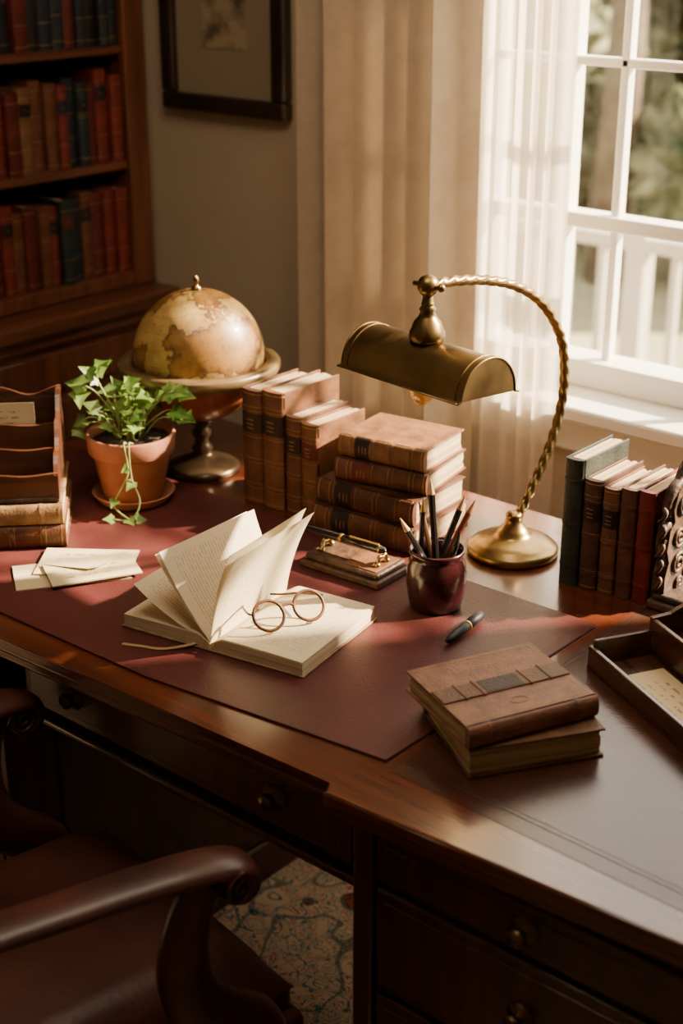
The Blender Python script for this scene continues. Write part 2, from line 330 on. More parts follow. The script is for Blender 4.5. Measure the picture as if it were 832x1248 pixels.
# ------------------------------------------------------------------ bookcase
bc=thing("bookcase","tall dark mahogany bookcase with a panelled lower cabinet","bookcase",(-2.86,1.7,0))
Y0,Y1=-.62,.54
b=B();b.box(0,.44,Y0,Y1,.06,.86,bev=.003);b.box(0,.42,Y0,Y1,0,.06);b.box(0,.47,Y0-.01,Y1+.005,.862,.90,bev=.008);b.box(0,.455,Y0,Y1+.002,.835,.862,bev=.006);b.obj("cabinet",CASE,bc)
for k in range(2):
    ya=Y0+.02+k*.57;yb=ya+.55
    d=B();d.box(.44,.455,ya,ya+.07,.10,.82,bev=.003);d.box(.44,.455,yb-.07,yb,.10,.82,bev=.003);d.box(.44,.455,ya+.07,yb-.07,.10,.18,bev=.003);d.box(.44,.455,ya+.07,yb-.07,.74,.82,bev=.003)
    d.box(.44,.45,ya+.095,yb-.095,.205,.715,bev=.008);d.box(.44,.444,ya+.07,yb-.07,.18,.74)
    dd=d.obj("door",CASEZ,bc)
    d=B();d.lathe([(.001,.03),(.012,.027),(.014,.02),(.006,.01),(.009,0)],M=T(.455,(yb-.035) if k==0 else ya+.035,.5)@R(90,'Y'),seg=20);d.obj("knob",BRASS,dd)
b=B();b.box(0,.38,Y1-.055,Y1-.0,.90,2.4,bev=.003);b.box(.37,.392,Y1-.06,Y1+.0,.90,2.4,bev=.004);b.box(0,.38,Y0,Y0+.03,.90,2.4,bev=.003)
b.box(0,.02,Y0,Y1,.90,2.4);b.box(0,.40,Y0,Y1,2.38,2.44,bev=.01);b.box(0,.385,Y0,Y1,.90,.935,bev=.005);b.obj("case_frame",CASEZ,bc)
for z in (1.172,1.414,1.66,1.91,2.15):
    b=B();b.box(.02,.382,Y0+.03,Y1-.055,z-.013,z+.006,bev=.004);b.obj("shelf",CASE,bc)
pal={'r':(.21,.034,.025),'d':(.14,.026,.020),'b':(.17,.060,.030),'t':(.24,.115,.052),'n':(.024,.029,.038),'k':(.024,.020,.018),'g':(.026,.040,.039)}
SM={k:leather("shelf_book_leather_"+n,v,.5,rough=.45) for (k,v),n in zip(pal.items(),["red","maroon","brown","tan","navy","black","teal"])}
names={'r':"red",'d':"maroon",'b':"brown",'t':"tan",'n':"navy",'k':"black",'g':"dark teal"}
def shelfbook(y,t,h,dp,z,key,group):
    b=B();n=7
    arc=[(dp+.005*math.sin(math.pi*i/n),-t/2*math.cos(math.pi*i/n)) for i in range(n+1)]
    b.prism([(0,t/2),(0,t/2-.003),(dp-.006,t/2-.003),(dp-.006,-t/2+.003),(0,-t/2+.003),(0,-t/2)]+arc[0:],0,h,0)
    b.box(.004,dp-.004,-t/2+.003,t/2-.003,.003,h-.004,2)
    for fz in random.choice([(.08,.34,.62,.90),(.06,.30,.88),(.1,.60,.64,.92),(.07,.93)]):
        a2=[(q[0]+.0010,q[1]*1.01) for q in arc];b.prism([(dp-.004,-t/2),]+a2+[(dp-.004,t/2)],h*fz-.0008,h*fz+.0008,1)
    if random.random()<.5:
        a2=[(q[0]+.0005,q[1]*.98) for q in arc];b.prism([(dp-.004,-t/2)]+a2+[(dp-.004,t/2)],h*.67,h*.82,3)
        b.prism([(dp-.004,-t*.3)]+[(q[0]+.0009,q[1]*.6) for q in arc]+[(dp-.004,t*.3)],h*.74,h*.75,1)
    lm=SM[random.choice('kdn')]
    return b.obj("shelf_book",[SM[key],GILTFAINT,PAGEX,lm],loc=(-2.655+random.uniform(0,.02),y,z),label=names[key]+" leather-bound book with gilt spine bands standing on a shelf",category="book",group=group)
rows=[(1.4205,"nnkndgnkdndgkbdrdnk","antique books on the upper shelf",.19),
      (1.1785,"rrdgnrbbtdrbnkrbdrnbdr","antique books on the middle shelf",.19),
      (.9355,"rrdbngrbdbrdrrbdrnrbd","antique books on the lower shelf",.19)]
for z,keys,g,h in rows:
    y=2.178
    for k in keys:
        t=random.uniform(.024,.034);y-=t/2
        if y<1.45: break
        shelfbook(y,t,h*random.uniform(.86,1.03),.155,z,k,g);y-=t/2+.0012
# ------------------------------------------------------------------ rug
b=B();b.box(-2.35,-.2,.2,1.98,0,.008,bev=.003);b.obj("area_rug",RUG,label="cream oriental wool rug with blue and rust floral pattern",category="rug")
# ------------------------------------------------------------------ desk
dk=thing("writing_desk","large dark mahogany pedestal desk with leather writing surface","desk",(0,0,0))
def slab(b,poly,z0,z1,bev,mi=0):
    t=bmesh.new();vs=[t.verts.new((x,y,z0)) for x,y in poly]+[t.verts.new((x,y,z1)) for x,y in poly];n=len(poly)
    t.faces.new(vs[:n][::-1]);t.faces.new(vs[n:])
    for i in range(n): t.faces.new((vs[i],vs[(i+1)%n],vs[n+(i+1)%n],vs[n+i]))
    if bev: bmesh.ops.bevel(t,geom=[e for e in t.edges if abs(e.verts[0].co.z-e.verts[1].co.z)<1e-6],offset=bev,segments=3,profile=.6,affect='EDGES')
    t.normal_update()
    fl=[bool(bev) and .002<abs(f.normal.z)<.9995 for f in t.faces]
    b.merge(t,mi,None,fl)
top=[(-2.09,1.048),(-.950,1.100),(-.946,1.076),(-.41,1.108),(-.41,1.94),(-2.09,1.94)]
b=B();slab(b,top,.741,.76,.004)
slab(b,[(-2.08,1.058),(-.944,1.110),(-.940,1.086),(-.42,1.117),(-.42,1.93),(-2.08,1.93)],.722,.741,.003)
b.obj("desktop",MAH,dk)
b=B();b.prism([(-.915,1.160),(-.445,1.146),(-.445,1.89),(-.915,1.89)],.7598,.7606,0)
for p in ([(-.905,1.184),(-.467,1.170),(-.467,1.1715),(-.905,1.1855)],[(-.905,1.184),(-.9035,1.184),(-.9035,1.87),(-.905,1.87)],[(-.4685,1.171),(-.467,1.171),(-.467,1.87),(-.4685,1.87)],
    [(-.897,1.192),(-.475,1.178),(-.475,1.1788),(-.897,1.1928)],[(-.897,1.192),(-.8962,1.192),(-.8962,1.862),(-.897,1.862)]): b.prism(p,.7600,.7608,1)
b.obj("leather_inset",[INSET,MAT("tooled_line",(.010,.005,.004),rough=.6)],dk)
b=B();b.box(-1.60,-.93,1.145,1.88,.61,.722,bev=.003)
b.box(-1.60,-.93,1.125,1.145,.602,.614,bev=.004);b.obj("apron",MAHY,dk)
def drawer(xa,xb,za,zb,yf,knobs):
    b=B();b.box(xa,xb,yf-.010,yf+.02,za,zb,bev=.004);b.box(xa+.014,xb-.014,yf-.012,yf,za+.014,zb-.014,bev=.002)
    d=b.obj("drawer",MAHZ,dk)
    for kx in knobs:
        k=B();k.lathe([(.018,0),(.018,.002),(.007,.004),(.006,.009),(.011,.013),(.0115,.018),(.007,.022),(.0005,.0235)],M=T(kx,yf-.012,(za+zb)/2)@R(90,'X'),seg=24);k.obj("knob",PULL,d)
drawer(-1.575,-.955,.622,.716,1.145,(-1.46,-1.078))
for side,(xa,xb,yf) in enumerate(((-.93,-.445,1.12),(-2.06,-1.60,1.12))):
    b=B();b.box(xa,xb,yf,1.90,.09,.722,bev=.004);b.box(xa-.012,xb+.012,yf-.015,1.912,.0085,.09,bev=.008)
    for x in (xa,xb-.03): b.box(x,x+.03,yf-.012,yf+.01,.09,.722,bev=.004)
    for x,sg in ((xa,-1),(xb,1)):
        xx=x+sg*.004;b.box(min(x,xx),max(x,xx),yf+.08,1.82,.16,.65,bev=.002)
    b.obj("pedestal",MAHZ,dk)
    for za,zb in ((.645,.712),(.49,.635),(.30,.48),(.11,.29)):
        drawer(xa+.035,xb-.035,za,zb,yf,((xa+xb)/2,))
# desk pad
b=B();slab(b,[(-2.03,1.112),(-1.3,1.127),(-.932,1.172),(-.928,1.64),(-2.03,1.64)],.7603,.7632,.0012)
b.obj("desk_pad",PAD,label="burgundy leather desk pad lying on the desktop",category="desk pad")
ZP=.7634; ZD=.7608
# ------------------------------------------------------------------ books
BL={}
def bl(c,name): 
    if name not in BL: BL[name]=leather("binding_"+name,c,.5,rough=.52)
    return BL[name]
def book(name,label,loc,rz,t,d,h,cov,lying=False,group=None,bands=4,gilt=True,lab=None):
    root=thing(name,label,"book",loc,rz,group)
    M=I()
    if lying: M=T(h,0,0)@R(-90,'Y')
    b=B();c=.003;n=8;bl_=min(.008,t*.22)
    b.box(0,c,0,d,0,h,0,M,bev=.0008);b.box(t-c,t,0,d,0,h,0,M,bev=.0008)
    def arc(e): return [(t/2-(t/2+e*.4)*math.cos(math.pi*i/n),-(bl_+e)*math.sin(math.pi*i/n)) for i in range(n+1)]
    def sect(e): return [(0,.004)]+arc(e)+[(t,.004)]
    b.prism(sect(0),0,h,0,M,True)
    for k in range(bands):
        z=h*(.16+.68*k/(max(bands-1,1)))
        b.prism(sect(.0016),z-.0022,z+.0022,0,M,True)
        if gilt:
            for q in (-.0042,.0034): b.prism(sect(.0004),z+q,z+q+.0009,1,M,True)
    if gilt:
        for z in (.03,.97): b.prism(sect(.0004),z*h-.0008,z*h+.0008,1,M,True)
    if lab is not None:
        b.prism(sect(.0005),h*.63,h*.80,2,M,True)
        for z in (.665,.70,.74): b.prism([(p[0]*.7+t*.15,p[1]-.0004) for p in sect(.0008)],h*z,h*z+.0012,1,M,True)
    b.obj("cover",[cov,GILTFAINT,lab or cov],root)
    b=B();m=4
    for q in range(m):
        xa=c+(t-2*c)*q/m;xb=c+(t-2*c)*(q+1)/m;j=.0012*math.sin(q*2.7+h*90);j2=.001*math.cos(q*1.9+d*70)
        b.box(xa,xb,.002,d-.005+j,.003+max(j2,0),h-.0035+j2,0,M)
    b.obj("page_block",PAGEZ if lying else PAGEX,root)
    return root
br1=bl((.185,.076,.031),"tan_brown");br2=bl((.14,.053,.024),"brown");br3=bl((.23,.105,.044),"light_brown");br4=bl((.108,.039,.019),"dark_brown")
dlab=bl((.03,.014,.010),"label_dark");rlab=bl((.14,.025,.018),"label_red")
GS="upright antique books on the desk"
for nm,x,t,d,h,c,lb in [("tall",-1.640,.045,.135,.198,br2,dlab),("tall",-1.594,.045,.14,.204,br1,dlab),("short",-1.5485,.033,.12,.168,br2,dlab),("short",-1.5145,.033,.12,.162,br1,rlab)]:
    book("antique_book",("tall" if nm=="tall" else "shorter")+" upright brown leather book with ribbed gilt spine",(x,1.668 if nm=="tall" else 1.675,ZD),0,t,d,h,c,group=GS,lab=lb)
GT="stack of antique books lying on the desk"
z=ZD
for loc,rz,t,d,h,c,lb,lab in [((-1.466,1.648),4.5,.041,.158,.196,br2,dlab,"thick brown leather book at the bottom of the stack"),
   ((-1.468,1.662),4,.040,.145,.188,br4,dlab,"dark brown leather book with ribbed spine in the stack"),
   ((-1.444,1.678),11,.035,.140,.164,br2,rlab,"brown leather book with cream pages in the stack"),
   ((-1.448,1.692),8,.036,.125,.158,br3,dlab,"worn tan leather book on top of the stack")]:
    book("antique_book",lab,(loc[0],loc[1],z),rz,t,d,h,c,True,GT,lab=lb);z+=t+.0004
GR_="upright books beside the bookend"
x=-1.052
for t,d,h,c,lb,lab in [(.031,.125,.198,bl((.035,.042,.033),"dark_green"),None,"tall dark green cloth book standing at the row's end"),
   (.029,.115,.172,bl((.09,.038,.022),"umber"),dlab,"dark brown leather book with gilt bands"),
   (.026,.11,.165,bl((.17,.07,.035),"chestnut"),dlab,"chestnut leather book with gilt bands"),
   (.026,.12,.170,bl((.13,.048,.028),"russet"),None,"russet leather book with ribbed spine"),
   (.027,.115,.172,bl((.18,.022,.018),"crimson"),None,"crimson leather book next to the carved bookend")]:
    book("antique_book",lab,(x,1.733+(x+1.052)*.12,ZD),0,t,d,h,c,False,GR_,lab=lb,gilt=(lb is not None),bands=3);x+=t+.0008
# foreground pair
a=math.radians(57);near=Vector((-.836,1.205));o=near+.172*Vector((math.cos(a),math.sin(a)))+.152*Vector((-math.sin(a),math.cos(a)))
book("antique_book","brown book with thick tan pages under a smaller book",(o.x,o.y,ZD),237,.038,.152,.172,bl((.16,.07,.032),"cocoa"),True,"pair of stacked books on the desk")
r=book("antique_book","closed worn reddish brown leather book with tooled cover",(-.840,1.205,ZD+.0385),66,.028,.150,.178,bl((.27,.12,.072),"rose_brown"),True,"pair of stacked books on the desk",bands=2,gilt=False)
b=B();k_=-.005
b.box(0.001,.177,.056,.088,.033+k_,.0352+k_,0,bev=.0009);
for x in (.03,.055,.12,.148): b.box(x,x+.003,.054,.090,.033+k_,.0362+k_,0,bev=.0008)
b.box(.062,.113,.058,.086,.0345+k_,.0356+k_,1)
for x in (.006,.17): b.box(x,x+.001,.01,.143,.033+k_,.0333+k_,2)
for y in (.010,.143): b.box(.006,.171,y,y+.001,.033+k_,.0333+k_,2)
b.tube([(.088+.012*math.cos(q*.5236),.03+.007*math.sin(q*.5236),.0332+k_) for q in range(13)],.0006,seg=5,mi=2)
b.obj("tooled_band",[BL["cocoa"],dlab,GILTFAINT],r)
# ------------------------------------------------------------------ open book
ob=thing("open_book","open cream-paged book with several leaves standing up","book",(-1.284,1.231,ZP),10.2)
W,Dp=.146,.193
b=B();b.box(-W-.003,W+.003,-.003,Dp+.003,0,.003,bev=.001);b.obj("cover",bl((.30,.20,.11),"tan_cloth"),ob)
def prof(u,H):
    a=abs(u);return H*(1-.10*a*a)*(min(1,(a/.14))**.5 if a<.14 else 1)
b=B()
n=40
HL,HR=.018,.020
pts=[(W*(-1+2*i/n),.003+prof(-1+2*i/n,HL)) for i in range(n+1)]
poly=[(-W,.003)]+pts+[(W,.003)]
b.prism([(x,z) for x,z in poly],0,Dp,0,Matrix(((1,0,0,0),(0,0,1,0),(0,1,0,0),(0,0,0,1))))
b.grid(lambda u,v:(W*u,Dp*v,.0034+prof(max(u,.02),HR)),20,1,1);b.grid(lambda u,v:(-W+W*u,Dp*v,.0034+prof(min(-1+u,-.02),HL)),20,1,1)
b.obj("page_block",[BLOCK,TEXTP],ob)
def leaf(th0,th1,Lr,far=0):
    b=B();S=24
    x=0;z=.012;P=[(x,z)]
    for i in range(S):
        a=math.radians(th0+(th1-th0)*(i/S));x+=Lr/S*math.sin(a);z+=Lr/S*math.cos(a);P.append((x,z))
    def f(u,v):
        k=u*S;i=min(int(k),S-1);q=k-i;px=P[i][0]*(1-q)+P[i+1][0]*q;pz=P[i][1]*(1-q)+P[i+1][1]*q
        return (px+far*v*u,.001+(Dp-.002)*v,pz)
    b.grid(f,S,4,0);return b.obj("leaf",TEXTP,ob,recalc=False)
for th0,th1,l,fr in [(-78,-52,.140,.0),(-46,-30,.141,.022),(-42,-26,.141,.026),(4,26,.142,.0),(8,30,.141,.004)]: leaf(th0,th1,l,fr)
b=B()
P=smooth_path([(-.02,.01,.006),(-.035,-.012,.004),(-.06,-.03,.0012),(-.09,-.038,.001),(-.115,-.045,.001)],5)
b.tube(P,.0035,seg=6,ell=.16,up=(1,.8,0));b.obj("ribbon_bookmark",MAT("ribbon",(.42,.25,.13),rough=.7),ob)
# ------------------------------------------------------------------ spectacles
gx=Vector((.32,.947,0)).normalized()
gl=thing("spectacles","round tortoiseshell spectacles resting on the open page","glasses",(-1.210,1.3185,.7895),math.degrees(math.atan2(gx.y,gx.x)))
tl=math.radians(38)
def GP(x,h): return Vector((x,h*math.sin(tl),h*math.cos(tl)))
b=B();r=.0225
for s in (-1,1):
    b.tube([GP(s*.031+r*math.cos(q*math.pi/20),r+.002+r*.93*math.sin(q*math.pi/20)) for q in range(41)],.0024,seg=8,caps=False)
b.tube(smooth_path([GP(-.011,.028),GP(-.005,.033),GP(.005,.033),GP(.011,.028)],5),.0021,seg=8)
b.obj("rim",TORT,gl)
b=B()
for s in (-1,1):
    b._add([GP(s*.031,r+.002)]+[GP(s*.031+r*.97*math.cos(q*math.pi/16),r+.002+r*.9*math.sin(q*math.pi/16)) for q in range(32)],[(0,1+q,1+(q+1)%32) for q in range(32)],0,None,False)
b.obj("lens",LENS,gl,recalc=False)
for s in (-1,1):
    e=GP(s*.0535,.031)
    b=B();b.tube(smooth_path([e,(s*.057,e.y+.006,e.z),(s*.045,e.y+.045,e.z-.010),(s*.03,e.y+.07,.006),(s*.02,e.y+.086,.002)],6),.0016,seg=8);b.obj("temple",TORT,gl)
# ------------------------------------------------------------------ envelopes
def envelope(c,rz,w,h,z,script,label,flap=False):
    b=B();b.grid(lambda u,v:(-w/2+w*u,-h/2+h*v,.0016+.0006*math.sin(u*3+v*2)),6,3,0)
    b.box(-w/2,w/2,-h/2,h/2,0,.0012,1)
    if flap:
        b._add([(-w/2,h/2,.0028),(w/2,h/2,.0028),(w*.06,-h*.10,.0060),(-w*.06,-h*.10,.0060)],[(0,1,2,3)],1,None,False)
    b.obj("envelope",[SCRIPT if script else PAPER,PAPER],loc=(c[0],c[1],z),rz=rz,recalc=False,label=label,category="envelope",group="letters on the desk pad")
envelope((-1.622,1.272),56,.170,.088,ZP,False,"plain cream envelope under the others",False)
envelope((-1.628,1.308),38,.145,.095,ZP+.0030,True,"cream letter with brown handwriting")
envelope((-1.598,1.292),62,.135,.082,ZP+.0060,True,"aged cream envelope with its flap lifted open",True)
# ------------------------------------------------------------------ pen stand and fountain pen
ps=thing("pen_stand","flat carved wooden pen stand with a brass rest","pen stand",(-1.378,1.515,ZP),3)
b=B();b.box(0,.148,0,.085,0,.012,bev=.003);b.box(.006,.142,.006,.079,.012,.021,bev=.003);b.obj("base",CARVE,ps)
b=B();b.box(.075,.135,.012,.073,.021,.0225,bev=.0006);b.obj("panel",bl((.20,.085,.035),"tooled_panel"),ps)
for xx in (.125,.02):
    b=B()
    b.tube(smooth_path([(xx,.03,.021),(xx,.034,.036),(xx,.042,.034),(xx,.05,.036),(xx,.054,.021)],4),.003,seg=8);b.sphere((xx,.03,.024),.005);b.sphere((xx,.054,.024),.005)
    b.obj("rest",BRASS,ps)
def pen(name,p0,p1,r,mats,label,clip=True):
    p0=Vector(p0);p1=Vector(p1);L=(p1-p0).length;d=(p1-p0).normalized();q=d.to_track_quat('Z','Y')
    root=thing(name,label,"pen",p0,0);root.rotation_mode='QUATERNION';root.rotation_quaternion=q
    b=B();b.lathe([(.0005,0),(r*.6,.002),(r*.85,.01),(r,L*.3),(r*1.05,L*.55)],seg=20);b.obj("barrel",mats[0],root)
    b=B();b.lathe([(r*1.05,L*.55),(r*1.12,L*.551),(r*1.1,L*.9),(r*.8,L-.003),(.0005,L)],seg=20);b.obj("cap",mats[0],root)
    b=B();b.lathe([(r*1.06,L*.545),(r*1.2,L*.548),(r*1.2,L*.572),(r*1.1,L*.575)],seg=20)
    if clip:
        b.lathe([(r*1.0,L*.93),(r*1.08,L*.932),(r*1.0,L*.95)],seg=20);b.box(-r*.25,r*.25,r*1.05,r*1.35,L*.64,L*.93,bev=.0004)
    b.obj("trim_band",GOLD,root);return root
pen("fountain_pen",(-1.440,1.556,.805),(-1.250,1.566,.807),.0062,[BLACK],"black fountain pen with gold trim lying on the stand")
pen("fountain_pen",(-1.0485,1.448,ZP+.0082),(-1.061,1.548,ZP+.0082),.0066,[NAVY],"short dark pen with gold band on the desk pad",False)
# ------------------------------------------------------------------ pen pot
pp=thing("pen_pot","glossy burgundy ceramic pot with a flared rim","pot",(-1.138,1.541,ZP))
b=B();b.lathe([(.0005,0),(.033,0),(.037,.003),(.040,.015),(.0425,.035),(.0432,.052),(.042,.066),(.0375,.075),(.0365,.079),(.040,.085),(.0405,.089),(.038,.0905),(.034,.082),(.034,.076),(.038,.06),(.0395,.045),(.034,.012),(.0005,.008)],seg=48)
b.obj("pot_body",CERAM,pp)
C=Vector((-1.138,1.541,ZP))
Rv=Vector((.76,.65,0));Fv=Vector((-.65,.76,0))
WOODP=MAT("pencil_wood",(.40,.22,.10),(.5,.3,.15),rough=.6,ns=20);RED=MAT("pencil_red_paint",(.25,.05,.03),rough=.35,coat=.3);TANP=MAT("pencil_tan_paint",(.28,.14,.06),rough=.4)
for k,(a0,f0,a1,f1,L,m,tip,r) in enumerate([(.018,-.012,-.054,-.018,.150,BLACK,WOODP,.0046),(.008,.020,-.026,.022,.145,TANP,BLACK,.004),(.004,-.003,-.012,-.005,.185,BLACK,WOODP,.0050),
      (-.024,.010,-.020,.016,.150,BLACK,GOLD,.004),(-.016,.004,.038,.005,.165,BLACK,WOODP,.0048),(-.012,.013,.054,.016,.160,RED,WOODP,.0044),(0,-.020,.030,-.027,.120,BLACK,BLACK,.0046)]):
    p0=C+Rv*a0+Fv*f0+Vector((0,0,.012));hz=math.sqrt(L*L-((a1-a0)**2+(f1-f0)**2));p1=C+Rv*a1+Fv*f1+Vector((0,0,.012+hz))
    d=(p1-p0).normalized();root=thing("pencil",("black" if m is BLACK else "red-brown" if m is RED else "tan")+" pencil standing in the burgundy pot","pencil",p0,0,"pencils and pens in the pot")
    root.rotation_mode='QUATERNION';root.rotation_quaternion=d.to_track_quat('Z','Y')
    b=B();b.lathe([(.0005,0),(r,.001),(r,L-.022)],seg=8,smooth=False);b.obj("shaft",m,root)
    b=B();b.lathe([(r,L-.022),(r*.25,L-.003),(.0003,L)],seg=12);b.obj("tip",tip,root)
# ------------------------------------------------------------------ brass lamp
lp=thing("desk_lamp","antique brass desk lamp with twisted curved arm and trough shade","lamp",(-1.165,1.775,ZD))
BX,BY=-1.165,1.775
b=B();b.lathe([(.0005,0),(.068,0),(.071,.003),(.071,.010),(.067,.014),(.063,.0155),(.060,.019),(.048,.024),(.032,.028),(.026,.031),(.0245,.036),(.020,.041),(.014,.050),(.012,.058),(.0135,.062),(.010,.066),(.0005,.067)],seg=64)
b.obj("base",BRASS,lp)
yz=[(1.785,.815),(1.796,.832),(1.829,.878),(1.860,.935),(1.877,1.00),(1.872,1.065),(1.848,1.115),(1.806,1.158),(1.752,1.188),(1.69,1.206),(1.63,1.215),(1.583,1.217)]
def AX(y): return -1.165+(-.025)*(1.775-y)/.2
P=smooth_path([(AX(y)-BX,y-BY,z-ZD) for y,z in yz],14)
b=B();b.tube(P,.0069,seg=20,lobes=3,twist=95,lobeamp=.16);b.obj("arm",MAT("twisted_brass",(.20,.13,.05),(.34,.23,.095),rough=.33,metal=1,ns=22),lp)
SX,SY=-1.19,1.575
b=B();M0=T(SX-BX,SY-BY,0)
b.sphere((SX-BX,SY-BY,1.217-ZD),.0155);b.lathe([(.021,1.139-ZD),(.025,1.143-ZD),(.025,1.152-ZD),(.022,1.158-ZD),(.019,1.167-ZD),(.013,1.174-ZD),(.010,1.181-ZD),(.012,1.185-ZD),(.009,1.189-ZD),(.0065,1.205-ZD)],M=M0,seg=32)
b.sphere((SX-BX,SY-BY,1.191-ZD),.009);b.tube([(SX-BX-.024,SY-BY,1.217-ZD),(SX-BX+.02,SY-BY,1.217-ZD)],.004,seg=10);b.sphere((SX-BX+.022,SY-BY,1.217-ZD),.006)
b.obj("joint",BRASSD,lp)
b=B();RS=.052;LS=.119;N=28
MS=T(SX-BX,SY-BY,1.088-ZD)@R(-8,'Z')@R(-3,'X')
prof_=[(-RS-.008,-.002),(-RS,0)]+[(-RS*math.cos(math.pi*i/N),RS*1.02*math.sin(math.pi*i/N)) for i in range(1,N)]+[(RS,0),(RS+.008,-.002)]
np_=len(prof_)
def pr(i,x):
    y,z=prof_[i];return (x,y,z)
b.grid(lambda u,v:pr(min(int(round(u*(np_-1))),np_-1),-LS+2*LS*v),np_-1,1,0,MS)
for sx in (-LS,LS):
    vs=[(sx,0,0)]+[pr(i,sx) for i in range(1,np_-1)];b._add(vs,[(0,i,i+1) for i in range(1,len(vs)-1)],0,MS,False)
    b.tube([pr(i,sx) for i in range(0,np_)],.0016,seg=6,M=MS)
for s in (-1,1): b.tube([(-LS,s*(RS+.008),-.002),(LS,s*(RS+.008),-.002)],.0014,seg=6,M=MS)
b.tube([(-LS+.012,prof_[i][0]*1.01,prof_[i][1]*1.01) for i in range(1,np_-1)],.0011,seg=5,M=MS);b.tube([(LS-.012,prof_[i][0]*1.01,prof_[i][1]*1.01) for i in range(1,np_-1)],.0011,seg=5,M=MS)
b.obj("lamp_shade",BRASSD,lp,recalc=False)
b=B();b.lathe([(.0005,-.048),(.009,-.046),(.016,-.036),(.018,-.025),(.014,-.012),(.009,0)],M=T(SX-BX-.002,SY-BY-.006,1.096-ZD),seg=24);b.obj("bulb",BULBG,lp)
b=B();b.lathe([(.010,-.004),(.011,0),(.011,.035),(.004,.044)],M=T(SX-BX-.002,SY-BY-.006,1.094-ZD),seg=20);b.obj("socket",BRASS,lp)
# ------------------------------------------------------------------ globe
gb=thing("desk_globe","antique parchment globe on a dark turned stand with wooden ring","globe",(-1.79,1.715,ZD))
b=B();b.lathe([(.0005,0),(.064,0),(.066,.004),(.066,.009),(.060,.014),(.046,.020),(.030,.026),(.020,.031),(.016,.036),(.019,.042),(.0135,.050),(.011,.058),(.016,.066),(.0175,.073),(.012,.080),(.012,.085),(.021,.090),(.020,.096),(.0005,.098)],seg=56);b.obj("stand",GLOBEW,gb)
zc=.976-ZD
b=B();b.lathe([(.117,zc-.026),(.118,zc-.010),(.138,zc-.010),(.1415,zc-.014),(.1415,zc-.022),(.137,zc-.032),(.124,zc-.034),(.117,zc-.026)],seg=72)
b.obj("horizon_ring",RINGW,gb)
b=B();b.lathe([(.0005,zc-.1195)]+[(.1165*math.sin(math.radians(a)),zc-.002-.1165*math.cos(math.radians(a))) for a in range(6,79,6)],seg=64)  # added shell, stands in for the ball's shaded lower half
b.obj("shaded_half",UNDERSHADE,gb)
b=B();b.sphere((0,0,0),.113,sub=5);o=b.obj("globe_ball",GLOBEM,gb,loc=(0,0,zc));o.rotation_euler=(math.radians(12),math.radians(-8),math.radians(20))
b=B();b.lathe([(.009,zc+.112),(.009,zc+.117),(.004,zc+.120),(.004,zc+.124),(.006,zc+.127),(.0045,zc+.133),(.0005,zc+.138)],seg=20);b.obj("finial",BRASS,gb)
# ------------------------------------------------------------------ potted ivy
iv=thing("potted_ivy","green ivy in a terracotta pot standing on a saucer","plant",(-1.773,1.535,ZP))
b=B();b.lathe([(.0005,0),(.052,0),(.058,.003),(.068,.016),(.070,.018),(.067,.019),(.056,.008),(.0005,.007)],seg=48);b.obj("saucer",TERRA,iv)
b=B();b.lathe([(.0005,.009),(.047,.009),(.050,.012),(.064,.086),(.065,.087),(.0695,.088),(.072,.091),(.0745,.119),(.0725,.122),(.068,.121),(.066,.107),(.055,.05),(.0005,.05)],seg=48);b.obj("pot",TERRA,iv)
b=B();b.grid(lambda u,v:(.066*u*math.cos(6.2832*v),.066*u*math.sin(6.2832*v),.108+.006*(1-u)+.002*math.sin(30*v+20*u)),8,32);b.obj("soil",SOIL,iv,recalc=False)
lo=[(0,0),(.10,-.12),(.38,-.24),(.42,.00),(.66,.20),(.46,.38),(.34,.52),(.17,.80),(0,1.12)]
outline=lo+[(-x,y) for x,y in lo[-2:0:-1]]
fb=B();sb_=B()
def addleaf(p,dirv,size,up=(0,0,1)):
    d=Vector(dirv).normalized();u=Vector(up);s=d.cross(u)
    if s.length<.1: s=Vector((1,0,0))
    s.normalize();n=s.cross(d)
    ctr=[Vector(p)+d*size*.30]
    vs=ctr+[Vector(p)+(s*x+d*(y)+n*(.22*abs(x)-.18*y*y))*size for x,y in outline]
    n_=len(outline);fb._add(vs,[(0,1+i,1+(i+1)%n_) for i in range(n_)],0,None,True)
random.seed(11)
toCam=Vector((.65,-.76,.25))
for i in range(46):
    a=random.uniform(0,6.283);el=random.uniform(.35,1.5);rr=random.uniform(.045,.090)
    p=Vector((math.cos(a)*math.cos(el)*rr*.92,math.sin(a)*math.cos(el)*rr*.92,.114+math.sin(el)*rr*1.0))
    b0=Vector((math.cos(a)*.02,math.sin(a)*.02,.110))
    sb_.tube(smooth_path([b0,(b0+p)/2+Vector((0,0,.015)),p],4),.0009,seg=5)
    dr=(p-Vector((0,0,.09))).normalized()*.6+toCam*.35+Vector((random.uniform(-.7,.7),random.uniform(-.7,.7),random.uniform(-.7,.2)))
    addleaf(p,dr,random.uniform(.018,.027),up=(dr.normalized()*.2+Vector((.4,-.3,.8))))
def sprig(pts,leaves,sz):
    P=smooth_path(pts,6);sb_.tube(P,.0013,seg=5)
    for k in leaves:
        i=min(int(k*(len(P)-1)),len(P)-1);t=(P[min(i+1,len(P)-1)]-P[max(i-1,0)]).normalized();sd=Vector((random.uniform(-1,1),random.uniform(-1,1),random.uniform(-.3,.6)))
        addleaf(P[i],t*.5+sd*.6+toCam*.3,sz*random.uniform(.8,1.15),up=(.5,-.5,.7))
RL=-Rv
sprig([(0,0,.11),tuple(RL*.03+Vector((0,0,.17))),tuple(RL*.05+Vector((0,0,.215))),tuple(RL*.04+Vector((0,0,.235)))],(.7,.85,1),.030)
